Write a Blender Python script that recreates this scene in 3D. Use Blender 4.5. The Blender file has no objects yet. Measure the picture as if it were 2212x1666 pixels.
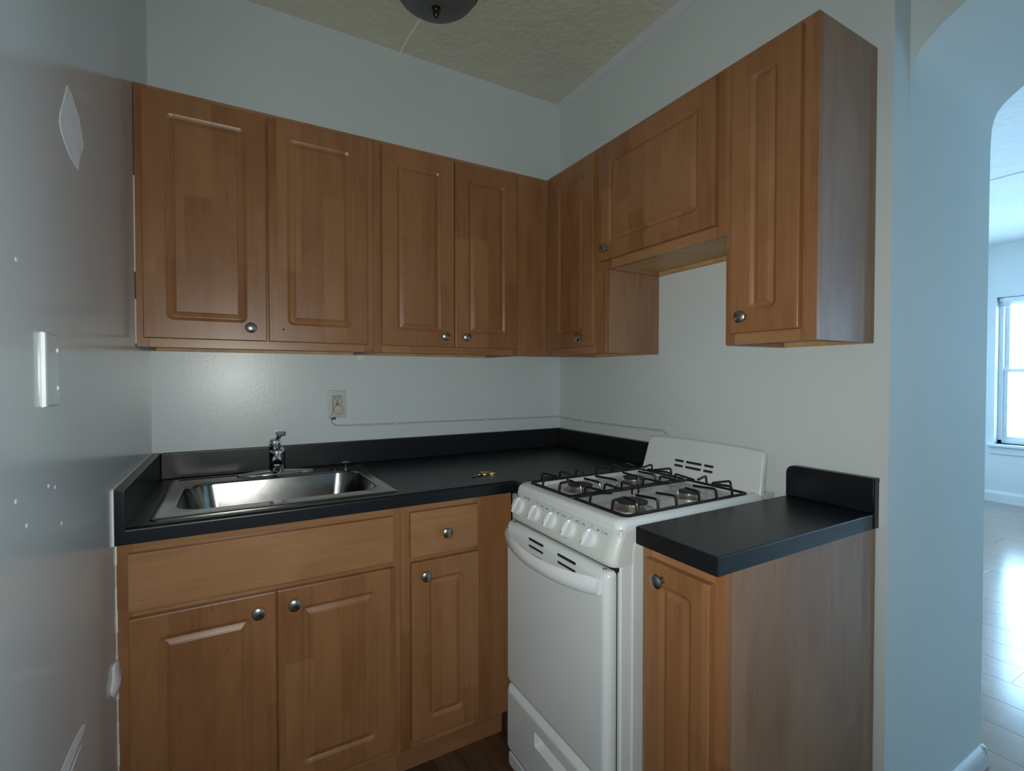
import bpy, bmesh, math, random
from mathutils import Vector, Matrix
random.seed(7)
S = bpy.context.scene
COL = S.collection

# ------------------------------------------------------------------ camera
cam = bpy.data.cameras.new('camera')
camo = bpy.data.objects.new('camera', cam); COL.objects.link(camo)
cam.sensor_fit = 'HORIZONTAL'; cam.sensor_width = 36.0
cam.lens = 1054.65 / 2212 * 36.0
cam.shift_x = -9.2 / 2212
cam.shift_y = -1.36 / 2212
cam.clip_start = 0.02
YAW, PIT = -0.5218, -0.0179
fw = Vector((-math.sin(YAW)*math.cos(PIT), math.cos(YAW)*math.cos(PIT), math.sin(PIT)))
rt = Vector((math.cos(YAW), math.sin(YAW), 0)); up = rt.cross(fw)
CAM = Vector((-1.4629, -2.0909, 1.2742))
camo.matrix_world = Matrix(((rt.x, up.x, -fw.x, CAM.x), (rt.y, up.y, -fw.y, CAM.y), (rt.z, up.z, -fw.z, CAM.z), (0, 0, 0, 1)))
S.camera = camo

# ------------------------------------------------------------------ light and exposure
S.view_settings.view_transform = 'Standard'
S.view_settings.look = 'None'
S.view_settings.exposure = 0.0
S.view_settings.gamma = 1.0
S.view_settings.use_curve_mapping = False
S.cycles.use_denoising = True
S.cycles.max_bounces = 10
S.cycles.diffuse_bounces = 6
S.cycles.sample_clamp_indirect = 4.0
S.cycles.caustics_reflective = False
S.cycles.caustics_refractive = False

SKY = 14.5            # overcast daylight outside the far windows
FLASH = 48.0         # the photographer's phone lamp beside the lens
w = bpy.data.worlds.new('overcast_sky'); S.world = w; w.use_nodes = True
wn = w.node_tree; wn.nodes.clear()
wo = wn.nodes.new('ShaderNodeOutputWorld'); bg = wn.nodes.new('ShaderNodeBackground')
bg.inputs[0].default_value = (0.41, 0.705, 1.0, 1); bg.inputs[1].default_value = SKY
wn.links.new(bg.outputs[0], wo.inputs[0])

fl = bpy.data.lights.new('phone_lamp', 'SPOT'); flo = bpy.data.objects.new('phone_lamp', fl); COL.objects.link(flo)
fl.energy = FLASH; fl.color = (0.98, 1.0, 0.95); fl.shadow_soft_size = 0.008
fl.spot_size = math.radians(150); fl.spot_blend = 1.0
flo.matrix_world = camo.matrix_world.copy()
flo.location = CAM - rt*0.018 + up*0.012

# daylight portals sit in the window openings of the far room (y0, y1, z0, z1)
FARX = 5.22
WINS = [(-1.15, -0.215, 0.59, 2.07), (-2.30, -1.36, 0.59, 2.07), (-3.45, -2.51, 0.59, 2.07)]  # first is in view; the other two are unseen, added for even light
for (a, b, c, d) in WINS:
    L = bpy.data.lights.new('window_portal', 'AREA'); o = bpy.data.objects.new('window_portal', L); COL.objects.link(o)
    L.shape = 'RECTANGLE'; L.size = d - c; L.size_y = b - a; L.cycles.is_portal = True
    o.location = (FARX + 0.16, (a+b)/2, (c+d)/2); o.rotation_euler = (0, math.radians(90), 0)

ADDED_WINS = [(3.5, 4.2, -4.15, -4.0), (1.6, 2.7, 0.75, 0.90), (3.3, 4.4, 0.75, 0.90)]      # unseen, added to brighten the far room: x0, x1 and the two faces of the side wall
for (a, b, ya, yb_) in ADDED_WINS:
    L = bpy.data.lights.new('window_portal', 'AREA'); o = bpy.data.objects.new('window_portal', L); COL.objects.link(o)
    L.shape = 'RECTANGLE'; L.size = b - a; L.size_y = 1.48; L.cycles.is_portal = True
    out_ = ya < -1
    o.location = ((a+b)/2, ya-0.02 if out_ else yb_+0.02, 1.33); o.rotation_euler = (math.radians(90 if out_ else -90), 0, 0)
# ------------------------------------------------------------------ materials
def new_mat(name):
    m = bpy.data.materials.new(name); m.use_nodes = True
    nt = m.node_tree; return m, nt, nt.nodes['Principled BSDF']
def node(nt, kind, **kw):
    n = nt.nodes.new(kind)
    for k, v in kw.items(): setattr(n, k, v)
    return n
def math_n(nt, op, a, b=None, c=None):
    n = node(nt, 'ShaderNodeMath', operation=op)
    for i, v in enumerate((a, b, c)):
        if v is None: continue
        if isinstance(v, (int, float)): n.inputs[i].default_value = v
        else: nt.links.new(v, n.inputs[i])
    return n.outputs[0]
def ramp(nt, fac, stops):
    r = node(nt, 'ShaderNodeValToRGB'); e = r.color_ramp.elements
    while len(e) < len(stops): e.new(0.5)
    for el, (p, col) in zip(e, stops): el.position = p; el.color = (*col, 1)
    nt.links.new(fac, r.inputs[0]); return r.outputs[0]
def noise(nt, vec, scale, detail=3, rough=0.5, dist=0.0):
    n = node(nt, 'ShaderNodeTexNoise'); n.inputs['Scale'].default_value = scale
    n.inputs['Detail'].default_value = detail; n.inputs['Roughness'].default_value = rough; n.inputs['Distortion'].default_value = dist
    nt.links.new(vec, n.inputs['Vector']); return n.outputs['Fac']
def bump(nt, b, height, strength, dist):
    n = node(nt, 'ShaderNodeBump'); n.inputs['Strength'].default_value = strength; n.inputs['Distance'].default_value = dist
    nt.links.new(height, n.inputs['Height']); nt.links.new(n.outputs[0], b.inputs['Normal'])
def plain(name, col, rough=0.5, metal=0.0, var=0.06, scale=25, bmp=0.0, bdist=0.001, coat=0.0, spec=0.5):
    m, nt, b = new_mat(name)
    tc = node(nt, 'ShaderNodeTexCoord')
    f = noise(nt, tc.outputs['Object'], scale, 4)
    lo = tuple(max(0, c*(1-var)) for c in col); hi = tuple(min(1, c*(1+var)) for c in col)
    nt.links.new(ramp(nt, f, [(0.3, lo), (0.7, hi)]), b.inputs['Base Color'])
    b.inputs['Roughness'].default_value = rough; b.inputs['Metallic'].default_value = metal
    b.inputs['Specular IOR Level'].default_value = spec
    b.inputs['Coat Weight'].default_value = coat; b.inputs['Coat Roughness'].default_value = 0.08
    if bmp: bump(nt, b, noise(nt, tc.outputs['Object'], scale*6, 3), bmp, bdist)
    return m
def paint(name, col, rough, bmp=0.25, bscale=140, bdist=0.0006, spec=0.5):
    """wall paint: slight mottling, roller texture"""
    m, nt, b = new_mat(name)
    tc = node(nt, 'ShaderNodeTexCoord')
    f = noise(nt, tc.outputs['Object'], 1.7, 4)
    lo = tuple(c*0.965 for c in col); hi = tuple(min(1, c*1.03) for c in col)
    nt.links.new(ramp(nt, f, [(0.3, lo), (0.7, hi)]), b.inputs['Base Color'])
    b.inputs['Roughness'].default_value = rough; b.inputs['Specular IOR Level'].default_value = spec
    h1 = noise(nt, tc.outputs['Object'], bscale, 3); h2 = noise(nt, tc.outputs['Object'], 9, 3)
    bump(nt, b, math_n(nt, 'ADD', h1, math_n(nt, 'MULTIPLY', h2, 2.0)), bmp, bdist)
    return m
def wood(name, horizontal=False, base=(0.275, 0.124, 0.050), spread=0.16, board=0.072, rough=0.34, grain=0.27):
    """stained maple glued up from boards: tone steps per board, fine grain, soft figure"""
    m, nt, b = new_mat(name)
    tc = node(nt, 'ShaderNodeTexCoord'); oi = node(nt, 'ShaderNodeObjectInfo')
    sp = node(nt, 'ShaderNodeSeparateXYZ'); nt.links.new(tc.outputs['Object'], sp.inputs[0])
    xy = math_n(nt, 'ADD', sp.outputs[0], sp.outputs[1]); z = sp.outputs[2]
    across, along = (z, xy) if horizontal else (xy, z)
    r = math_n(nt, 'MULTIPLY', oi.outputs['Random'], 37.0)
    bid = math_n(nt, 'FLOOR', math_n(nt, 'ADD', math_n(nt, 'DIVIDE', across, board), r))
    wn1 = node(nt, 'ShaderNodeTexWhiteNoise', noise_dimensions='1D'); nt.links.new(bid, wn1.inputs['W'])
    seg = math_n(nt, 'FLOOR', math_n(nt, 'ADD', math_n(nt, 'DIVIDE', along, 0.55), math_n(nt, 'MULTIPLY', wn1.outputs[0], 9.0)))
    cv = node(nt, 'ShaderNodeCombineXYZ'); nt.links.new(bid, cv.inputs[0]); nt.links.new(seg, cv.inputs[1]); nt.links.new(r, cv.inputs[2])
    wn2 = node(nt, 'ShaderNodeTexWhiteNoise', noise_dimensions='3D'); nt.links.new(cv.outputs[0], wn2.inputs['Vector'])
    gv = node(nt, 'ShaderNodeCombineXYZ')
    nt.links.new(math_n(nt, 'ADD', math_n(nt, 'MULTIPLY', across, 55.0), math_n(nt, 'MULTIPLY', bid, 3.1)), gv.inputs[0])
    nt.links.new(math_n(nt, 'MULTIPLY', along, 2.2), gv.inputs[1]); nt.links.new(r, gv.inputs[2])
    g = noise(nt, gv.outputs[0], 1.6, 6, 0.62, 0.35)
    fv = node(nt, 'ShaderNodeCombineXYZ')
    nt.links.new(math_n(nt, 'ADD', math_n(nt, 'MULTIPLY', across, 9.0), math_n(nt, 'MULTIPLY', bid, 1.7)), fv.inputs[0])
    nt.links.new(math_n(nt, 'MULTIPLY', along, 3.5), fv.inputs[1]); nt.links.new(r, fv.inputs[2])
    f = noise(nt, fv.outputs[0], 1.0, 3, 0.5, 0.8)
    t = math_n(nt, 'ADD', math_n(nt, 'MULTIPLY', wn2.outputs[0], spread), math_n(nt, 'MULTIPLY', g, grain))
    t = math_n(nt, 'ADD', t, math_n(nt, 'MULTIPLY', f, 0.34))
    lo, hi = 0.5*0.42 + 0.5*spread*0.2, 0.34 + spread
    dk = (base[0]*0.70, base[1]*0.62, base[2]*0.56); lt = (base[0]*1.22, base[1]*1.34, base[2]*1.42)
    nt.links.new(ramp(nt, t, [(0.20, dk), (0.39, base), (0.60, lt)]), b.inputs['Base Color'])
    b.inputs['Roughness'].default_value = rough
    bump(nt, b, g, 0.06, 0.0006)
    # sparse dark mineral flecks along the grain
    kv = node(nt, 'ShaderNodeCombineXYZ')
    nt.links.new(math_n(nt, 'MULTIPLY', across, 150.0), kv.inputs[0]); nt.links.new(math_n(nt, 'MULTIPLY', along, 16.0), kv.inputs[1]); nt.links.new(r, kv.inputs[2])
    kf = noise(nt, kv.outputs[0], 1.0, 2, 0.5, 0.3)
    km = ramp(nt, kf, [(0.70, (0, 0, 0)), (0.78, (1, 1, 1))])
    old = b.inputs['Base Color'].links[0].from_socket
    mxc = node(nt, 'ShaderNodeMix', data_type='RGBA', blend_type='MULTIPLY')
    nt.links.new(math_n(nt, 'MULTIPLY', km, 0.8), mxc.inputs['Factor']); nt.links.new(old, mxc.inputs['A'])
    mxc.inputs['B'].default_value = (0.62, 0.52, 0.45, 1); nt.links.new(mxc.outputs['Result'], b.inputs['Base Color'])
    return m
def floor_mat(name, dark, light, rough, bs=0.1):
    m, nt, b = new_mat(name)
    tc = node(nt, 'ShaderNodeTexCoord'); oi = node(nt, 'ShaderNodeObjectInfo')
    sp = node(nt, 'ShaderNodeSeparateXYZ'); nt.links.new(tc.outputs['Object'], sp.inputs[0])
    cv = node(nt, 'ShaderNodeCombineXYZ')
    nt.links.new(math_n(nt, 'MULTIPLY', sp.outputs[0], 30.0), cv.inputs[0])
    nt.links.new(math_n(nt, 'MULTIPLY', sp.outputs[1], 3.0), cv.inputs[1])
    nt.links.new(math_n(nt, 'MULTIPLY', oi.outputs['Random'], 50.0), cv.inputs[2])
    g = noise(nt, cv.outputs[0], 1.0, 6, 0.65, 0.8)
    t = math_n(nt, 'ADD', math_n(nt, 'MULTIPLY', g, 0.8), math_n(nt, 'MULTIPLY', oi.outputs['Random'], 0.25))
    mid = tuple((a+c)/2 for a, c in zip(dark, light))
    nt.links.new(ramp(nt, t, [(0.3, dark), (0.55, mid), (0.75, light)]), b.inputs['Base Color'])
    b.inputs['Roughness'].default_value = rough
    bump(nt, b, g, bs, 0.0008)
    return m

M = {}
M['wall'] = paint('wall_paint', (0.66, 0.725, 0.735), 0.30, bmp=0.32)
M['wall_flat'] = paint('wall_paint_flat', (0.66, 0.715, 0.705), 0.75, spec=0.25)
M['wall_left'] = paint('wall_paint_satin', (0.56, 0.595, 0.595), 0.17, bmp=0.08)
M['wall_far'] = paint('far_room_paint', (0.64, 0.66, 0.66), 0.6, spec=0.3)
M['ceiling'] = paint('ceiling_stipple', (0.68, 0.66, 0.53), 0.85, bmp=0.9, bscale=38, bdist=0.006)
M['ceil_far'] = paint('far_ceiling_paint', (0.70, 0.70, 0.69), 0.85, bmp=0.5, bscale=30, bdist=0.006)
M['trim'] = plain('trim_paint', (0.66, 0.68, 0.69), 0.35, var=0.03, scale=6)
M['wood'] = wood('maple_vertical')
M['wood_h'] = wood('maple_horizontal', True, base=(0.34, 0.170, 0.076), spread=0.08, board=0.4)
M['wood_end'] = wood('maple_end_panel', base=(0.30, 0.168, 0.098), spread=0.08, board=0.16, rough=0.42)
M['wood_in'] = wood('pale_underside_board', base=(0.52, 0.33, 0.15), spread=0.05, board=0.5, rough=0.5)
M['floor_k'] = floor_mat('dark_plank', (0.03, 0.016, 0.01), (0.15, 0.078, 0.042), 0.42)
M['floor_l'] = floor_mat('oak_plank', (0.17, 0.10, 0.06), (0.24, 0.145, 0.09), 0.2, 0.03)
M['seam'] = plain('subfloor_dark', (0.04, 0.026, 0.02), 0.8)
M['black'] = plain('black_laminate', (0.0065, 0.0080, 0.0115), 0.33, var=0.2, scale=300, bmp=0.10, bdist=0.0003, spec=0.42)
M['steel'] = plain('brushed_steel', (0.33, 0.325, 0.31), 0.16, 1.0, var=0.08, scale=60, bmp=0.05, bdist=0.0005)
M['steel_bowl'] = plain('brushed_steel_bowl', (0.26, 0.26, 0.25), 0.16, 1.0, var=0.16, scale=22, bmp=0.05, bdist=0.0005)
M['nickel'] = plain('brushed_nickel', (0.42, 0.39, 0.35), 0.27, 1.0, var=0.05, scale=60)
M['chrome'] = plain('chrome', (0.78, 0.78, 0.8), 0.06, 1.0, var=0.02)
M['enamel'] = plain('white_enamel', (0.70, 0.745, 0.75), 0.2, var=0.02, scale=4, coat=0.3)
M['enamel_tex'] = plain('white_enamel_satin', (0.66, 0.70, 0.70), 0.36, var=0.02, scale=4, bmp=0.08, bdist=0.0003)
M['panel_white'] = plain('control_panel_white', (0.62, 0.64, 0.61), 0.42, var=0.02, scale=4)
M['plastic'] = plain('white_plastic', (0.72, 0.75, 0.77), 0.2, var=0.02, coat=0.4)
M['iron'] = plain('black_grate_enamel', (0.008, 0.008, 0.009), 0.25, var=0.2)
M['cap'] = plain('burner_cap_black', (0.018, 0.019, 0.02), 0.5, var=0.2)
M['alu'] = plain('burner_aluminium', (0.55, 0.53, 0.48), 0.38, 0.9, var=0.12, scale=40)
M['dark'] = plain('black_parts_and_shade', (0.006, 0.006, 0.006), 0.8)  # black parts; also shade coloured into slots, holes and gaps
M['olive'] = plain('olive_slot_shade', (0.025, 0.024, 0.012), 0.8)  # shade inside the backguard slots, put into the colour
M['ink'] = plain('printed_ink', (0.03, 0.03, 0.03), 0.6)
M['ivory'] = plain('ivory_plastic', (0.55, 0.53, 0.44), 0.35, var=0.03)
M['plate'] = plain('outlet_plate', (0.58, 0.59, 0.57), 0.3, var=0.03)
M['red'] = plain('red_button', (0.30, 0.02, 0.02), 0.4)
M['cord'] = plain('painted_cord', (0.50, 0.52, 0.52), 0.5, var=0.05)
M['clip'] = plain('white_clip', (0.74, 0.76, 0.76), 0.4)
M['spackle'] = plain('white_spackle', (0.80, 0.81, 0.84), 0.7, var=0.06, scale=14, bmp=0.3, bdist=0.002)
M['caulk'] = plain('white_caulk', (0.78, 0.78, 0.74), 0.5, var=0.05)
M['brass'] = plain('brass', (0.62, 0.44, 0.20), 0.25, 1.0, var=0.1)
M['bronze'] = plain('dark_bronze', (0.04, 0.034, 0.028), 0.2, 0.8)
M['opal'] = plain('grey_opal_glass', (0.10, 0.107, 0.10), 0.42, var=0.08, scale=7)
M['ceil_cable'] = plain('painted_cable', (0.80, 0.77, 0.66), 0.6)
M['vinyl'] = plain('window_vinyl', (0.74, 0.76, 0.78), 0.4)
M['tag'] = plain('dark_label', (0.02, 0.035, 0.05), 0.4)
g, nt, b = new_mat('window_glass'); M['glass'] = g
nt.nodes.remove(b); out = nt.nodes['Material Output']
tr = node(nt, 'ShaderNodeBsdfTransparent'); gl = node(nt, 'ShaderNodeBsdfGlossy'); mx = node(nt, 'ShaderNodeMixShader'); lw = node(nt, 'ShaderNodeLayerWeight'); lw.inputs['Blend'].default_value = 0.5
tr.inputs[0].default_value = (0.95, 0.97, 0.97, 1); gl.inputs['Roughness'].default_value = 0.02
nt.links.new(math_n(nt, 'MULTIPLY_ADD', math_n(nt, 'POWER', lw.outputs['Facing'], 5.0), 0.9, 0.04), mx.inputs[0]); nt.links.new(tr.outputs[0], mx.inputs[1]); nt.links.new(gl.outputs[0], mx.inputs[2]); nt.links.new(mx.outputs[0], out.inputs[0])

# ------------------------------------------------------------------ builders
def V(*a): return Vector(a)
class B:
    def __init__(s): s.bm = bmesh.new()
    def _merge(s, t):
        me = bpy.data.meshes.new('t'); t.to_mesh(me); s.bm.from_mesh(me); bpy.data.meshes.remove(me); t.free()
    def box(s, a, b, bev=0.0, seg=2):
        t = bmesh.new(); bmesh.ops.create_cube(t, size=1.0)
        lo = [min(p, q) for p, q in zip(a, b)]; hi = [max(p, q) for p, q in zip(a, b)]
        for v in t.verts: v.co = Vector([lo[i] + (v.co[i]+0.5)*(hi[i]-lo[i]) for i in range(3)])
        if bev: bmesh.ops.bevel(t, geom=t.edges[:], offset=bev, segments=seg, profile=0.5, affect='EDGES')
        s._merge(t); return s
    def loops(s, loops, cap0=True, cap1=True, close=True, cyclic=False):
        """skin a list of vertex loops (equal counts)"""
        t = bmesh.new(); rows = [[t.verts.new(p) for p in lp] for lp in loops]
        n = len(rows[0]); m = n if close else n-1
        pairs = list(zip(rows, rows[1:])) + ([(rows[-1], rows[0])] if cyclic else [])
        for r0, r1 in pairs:
            for i in range(m):
                j = (i+1) % n
                try: t.faces.new((r0[i], r0[j], r1[j], r1[i]))
                except ValueError: pass
        if cap0 and not cyclic: t.faces.new(rows[0][::-1])
        if cap1 and not cyclic: t.faces.new(rows[-1])
        bmesh.ops.recalc_face_normals(t, faces=t.faces[:])
        s._merge(t); return s
    def lathe(s, prof, org=(0, 0, 0), axis=(0, 0, 1), n=20):
        """prof: list of (radius, height); axis direction"""
        ax = Vector(axis).normalized(); q = Vector((0, 0, 1)).rotation_difference(ax).to_matrix(); o = Vector(org)
        lp = [[o + q @ Vector((max(r, 1e-5)*math.cos(2*math.pi*i/n), max(r, 1e-5)*math.sin(2*math.pi*i/n), h)) for i in range(n)] for r, h in prof]
        return s.loops(lp)
    def tube(s, pts, r, n=8, cyclic=False):
        pts = [Vector(p) for p in pts]; lp = []; k = len(pts); prev = None
        for i, p in enumerate(pts):
            if cyclic: d = (pts[(i+1) % k] - pts[i-1])
            else: d = pts[min(i+1, k-1)] - pts[max(i-1, 0)]
            d.normalize()
            if prev is None:
                a = d.cross(Vector((0, 0, 1)));
                if a.length < 1e-3: a = d.cross(Vector((1, 0, 0)))
            else: a = prev - d*prev.dot(d)
            a.normalize(); prev = a; c = d.cross(a)
            rr = r[i] if isinstance(r, (list, tuple)) else r
            lp.append([p + (a*math.cos(2*math.pi*j/n) + c*math.sin(2*math.pi*j/n))*rr for j in range(n)])
        return s.loops(lp, cyclic=cyclic)
    def prism(s, poly, z0, z1, bev=0.0, axis='z', seg=3):
        """extrude polygon; axis z: poly=(x,y); x: poly=(y,z); y: poly=(x,z). bev rounds the edges of the z1 cap"""
        f = {'z': lambda u, v, h: (u, v, h), 'x': lambda u, v, h: (h, u, v), 'y': lambda u, v, h: (u, h, v)}[axis]
        t = bmesh.new(); a = [t.verts.new(f(u, v, z0)) for u, v in poly]; c = [t.verts.new(f(u, v, z1)) for u, v in poly]
        n = len(poly)
        for i in range(n): t.faces.new((a[i], a[(i+1) % n], c[(i+1) % n], c[i]))
        t.faces.new(a[::-1]); top = t.faces.new(c)
        bmesh.ops.recalc_face_normals(t, faces=t.faces[:])
        if bev: bmesh.ops.bevel(t, geom=list(top.edges), offset=bev, segments=seg, profile=0.5, affect='EDGES')
        s._merge(t); return s
    def build(s, name, mat, parent=None, smooth=True, angle=35):
        bm = s.bm
        me = bpy.data.meshes.new(name)
        lo = Vector([min(v.co[i] for v in bm.verts) for i in range(3)]); hi = Vector([max(v.co[i] for v in bm.verts) for i in range(3)])
        c = (lo+hi)/2
        for v in bm.verts: v.co -= c
        if smooth:
            for f in bm.faces: f.smooth = True
            ca = math.radians(angle)
            for e in bm.edges:
                if len(e.link_faces) == 2 and e.calc_face_angle(0) > ca: e.smooth = False
        bm.to_mesh(me); bm.free(); me.materials.append(M[mat])
        o = bpy.data.objects.new(name, me); COL.objects.link(o)
        place(o, c, parent); return o
WORLD = {}
def place(o, world, parent):
    world = Vector(world); WORLD[o] = world
    o.location = world - (WORLD[parent] if parent else Vector((0, 0, 0)))
    if parent: o.parent = parent
def tag(o, label, cat, group=None):
    o['label'] = label; o['category'] = cat
    if group: o['group'] = group
    return o
def thing(name, label, cat, loc, group=None):
    o = bpy.data.objects.new(name, None); COL.objects.link(o); o.empty_display_size = 0.05
    place(o, loc, None); return tag(o, label, cat, group)
def struct(o): o['kind'] = 'structure'; return o
def rrect(u0, u1, v0, v1, r, n=5):
    r = max(r, 1e-5); pts = []
    for cx, cy, a0 in ((u1-r, v1-r, 0), (u0+r, v1-r, 90), (u0+r, v0+r, 180), (u1-r, v0+r, 270)):
        for i in range(n+1):
            a = math.radians(a0 + 90*i/n); pts.append((cx + r*math.cos(a), cy + r*math.sin(a)))
    return pts
def cut(o, cutters):
    """boolean difference, baked into the mesh"""
    cb = bmesh.new()
    for c in cutters:
        me = bpy.data.meshes.new('t'); c.bm.to_mesh(me); c.bm.free()
        cb.from_mesh(me); bpy.data.meshes.remove(me)
    me = bpy.data.meshes.new('cutter'); cb.to_mesh(me); cb.free()
    k = bpy.data.objects.new('cutter', me); COL.objects.link(k)
    par = o.parent; loc = o.location.copy(); o.parent = None; o.location = WORLD[o]
    md = o.modifiers.new('b', 'BOOLEAN'); md.object = k; md.operation = 'DIFFERENCE'; md.solver = 'EXACT'
    dg = bpy.context.evaluated_depsgraph_get(); dg.update()
    nm = bpy.data.meshes.new_from_object(o.evaluated_get(dg)); o.modifiers.clear()
    old = o.data; o.data = nm; nm.name = old.name; bpy.data.meshes.remove(old)
    bpy.data.objects.remove(k); bpy.data.meshes.remove(me)
    if par: o.parent = par
    o.location = loc; return o
def text(s, size, org, right, upv, mat, parent, name='marking', ext=0.0002):
    cu = bpy.data.curves.new('txt', 'FONT'); cu.body = s; cu.size = size; cu.extrude = ext; cu.align_x = 'CENTER'; cu.align_y = 'CENTER'
    t = bpy.data.objects.new('txt', cu); COL.objects.link(t)
    dg = bpy.context.evaluated_depsgraph_get(); me = bpy.data.meshes.new_from_object(t.evaluated_get(dg))
    bpy.data.objects.remove(t); bpy.data.curves.remove(cu)
    r = Vector(right).normalized(); u = Vector(upv).normalized(); n = r.cross(u)
    me.transform(Matrix(((r.x, u.x, n.x, 0), (r.y, u.y, n.y, 0), (r.z, u.z, n.z, 0), (0, 0, 0, 1))))
    me.materials.clear(); me.materials.append(M[mat]); me.name = name
    o = bpy.data.objects.new(name, me); COL.objects.link(o); place(o, org, parent); return o
# face frames: 'b' = back run (faces -y), 'r' = right run (faces -x); u = distance along run
def mapper(side, base):
    if side == 'b': return lambda u, v, h: Vector((u, base - h, v))
    return lambda u, v, h: Vector((base - h, -u, v))

# ------------------------------------------------------------------ room shell
LX, HC = -1.7153, 2.668
ARX, AR2, JY = 0.088, 0.645, -1.479     # arch wall planes and jamb
BACKY = -3.4
struct(B().box((LX-0.12, 0, -0.02), (0, 0.12, HC+0.05)).build('wall_back', 'wall'))
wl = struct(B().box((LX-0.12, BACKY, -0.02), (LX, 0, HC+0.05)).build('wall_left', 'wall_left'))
struct(B().box((0, JY, -0.02), (AR2, 0.9, HC+0.05)).build('wall_right', 'wall_flat'))
half = [(-1.479, -0.02), (-1.479, 1.90), (-1.4795, 2.02), (-1.482, 2.066), (-1.487, 2.092), (-1.494, 2.112), (-1.505, 2.128), (-1.517, 2.140), (-1.544, 2.161),
        (-1.571, 2.177), (-1.60, 2.193), (-1.65, 2.216), (-1.72, 2.242), (-1.82, 2.270), (-1.95, 2.293), (-2.10, 2.305)]
mid = -2.2
arch = half + [(2*mid - y, z) for y, z in reversed(half)]
poly = arch + [(BACKY, -0.02), (BACKY, HC+0.05), (JY, HC+0.05)]
poly = [(-1.479, HC+0.05)] + [p for p in half[1:]] + [(2*mid-y, z) for y, z in reversed(half)] + [(BACKY-0.6, -0.02), (BACKY-0.6, HC+0.05)]
struct(B().prism(poly, ARX, AR2, axis='x').build('wall_arch', 'wall_flat', angle=20))
struct(B().box((LX-0.12, BACKY-0.12, -0.02), (ARX, BACKY, HC+0.05)).build('wall_front', 'wall'))
struct(B().box((LX-0.12, BACKY-0.12, HC), (AR2, 0.12, HC+0.1)).build('ceiling', 'ceiling'))
# far room
FZ = 2.60
struct(B().box((AR2-0.2, -4.0, FZ), (FARX+0.2, 0.9, FZ+0.2)).build('ceiling_far', 'ceil_far'))
ws_ = struct(B().box((AR2, 0.75, -0.02), (FARX+0.2, 0.9, FZ)).build('wall_far_side', 'wall_far'))
wn_ = struct(B().box((AR2, -4.15, -0.02), (FARX+0.2, -4.0, FZ)).build('wall_near_side', 'wall_far'))
wf = struct(B().box((FARX, -4.0, -0.02), (FARX+0.2, 0.75, FZ)).build('wall_far', 'wall_far'))
cut(wf, [B().box((FARX-0.1, a, c), (FARX+0.3, b_, d)) for a, b_, c, d in WINS])
for a, b_, ya, yb_ in ADDED_WINS: cut(wn_ if ya < -1 else ws_, [B().box((a, ya-0.1, 0.59), (b_, yb_+0.1, 2.07))])
# ceiling seam strips of far room
struct(B().box((2.97, -4.0, FZ-0.006), (2.99, 0.75, FZ+0.01)).build('trim_1', 'ceil_far'))
# floors: planks run along y
fk = struct(B().box((LX-0.05, BACKY-0.05, -0.06), (0.37, 0.05, -0.006)).build('floor', 'seam'))
fl_ = struct(B().box((0.37, -4.05, -0.06), (FARX+0.05, 0.8, -0.006)).build('floor_far', 'seam'))
def planks(parent, x0, nx, wdt, y0, ny, ln, mat):
    t = B(); t.box((-wdt/2+0.0004, -ln/2+0.0004, -0.007), (wdt/2-0.0004, ln/2-0.0004, 0.0), 0.0009, 1)
    first = t.build('plank', mat, parent, smooth=False)
    for i in range(nx):
        off = (i*0.37) % 1.0
        for j in range(ny):
            o = first if (i == 0 and j == 0) else first.copy()
            if o is not first: COL.objects.link(o); o.parent = parent
            dz = -0.0035 + random.uniform(-0.0005, 0.0)
            place(o, (x0 + wdt*(i+0.5), y0 + ln*(j+0.5) - off*ln, dz), parent)
b_ = M['floor_l'].node_tree.nodes['Principled BSDF']; b_.inputs['Coat Weight'].default_value = 0.8; b_.inputs['Coat Roughness'].default_value = 0.16
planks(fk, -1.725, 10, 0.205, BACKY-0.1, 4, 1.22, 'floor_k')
planks(fl_, 0.375, 26, 0.1875, -4.0, 5, 1.22, 'floor_l')
struct(B().box((0.325, -3.0, -0.006), (0.385, -1.479, 0.001), 0.0005).build('trim_2', 'floor_l'))

# crown bead along the right wall, baseboards
struct(B().prism([(0, HC-0.034), (-0.006, HC-0.034), (-0.009, HC-0.022), (-0.018, HC-0.012), (-0.022, HC), (0, HC)], JY, 0.0, axis='y').build('trim_3', 'trim'))
def base_prof(h, t): return [(0, -0.005), (t, -0.005), (t, h-0.03), (t*0.75, h-0.022), (t*0.75, h-0.012), (t*0.4, h-0.003), (0, h)]
P = base_prof(0.064, 0.018)
bb = B().loops([[V(ARX+0.0, JY-d, z) for d, z in P], [V(AR2+0.018*0.9, JY-d, z) for d, z in P]])
bb.loops([[V(AR2+d, JY-0.016, z) for d, z in P], [V(AR2+d, 0.75, z) for d, z in P]])
struct(bb.build('baseboard_jamb', 'trim'))
P = base_prof(0.11, 0.018)
struct(B().loops([[V(FARX-d, -4.0, z) for d, z in P], [V(FARX-d, 0.75, z) for d, z in P]]).build('baseboard_far', 'trim'))

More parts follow.
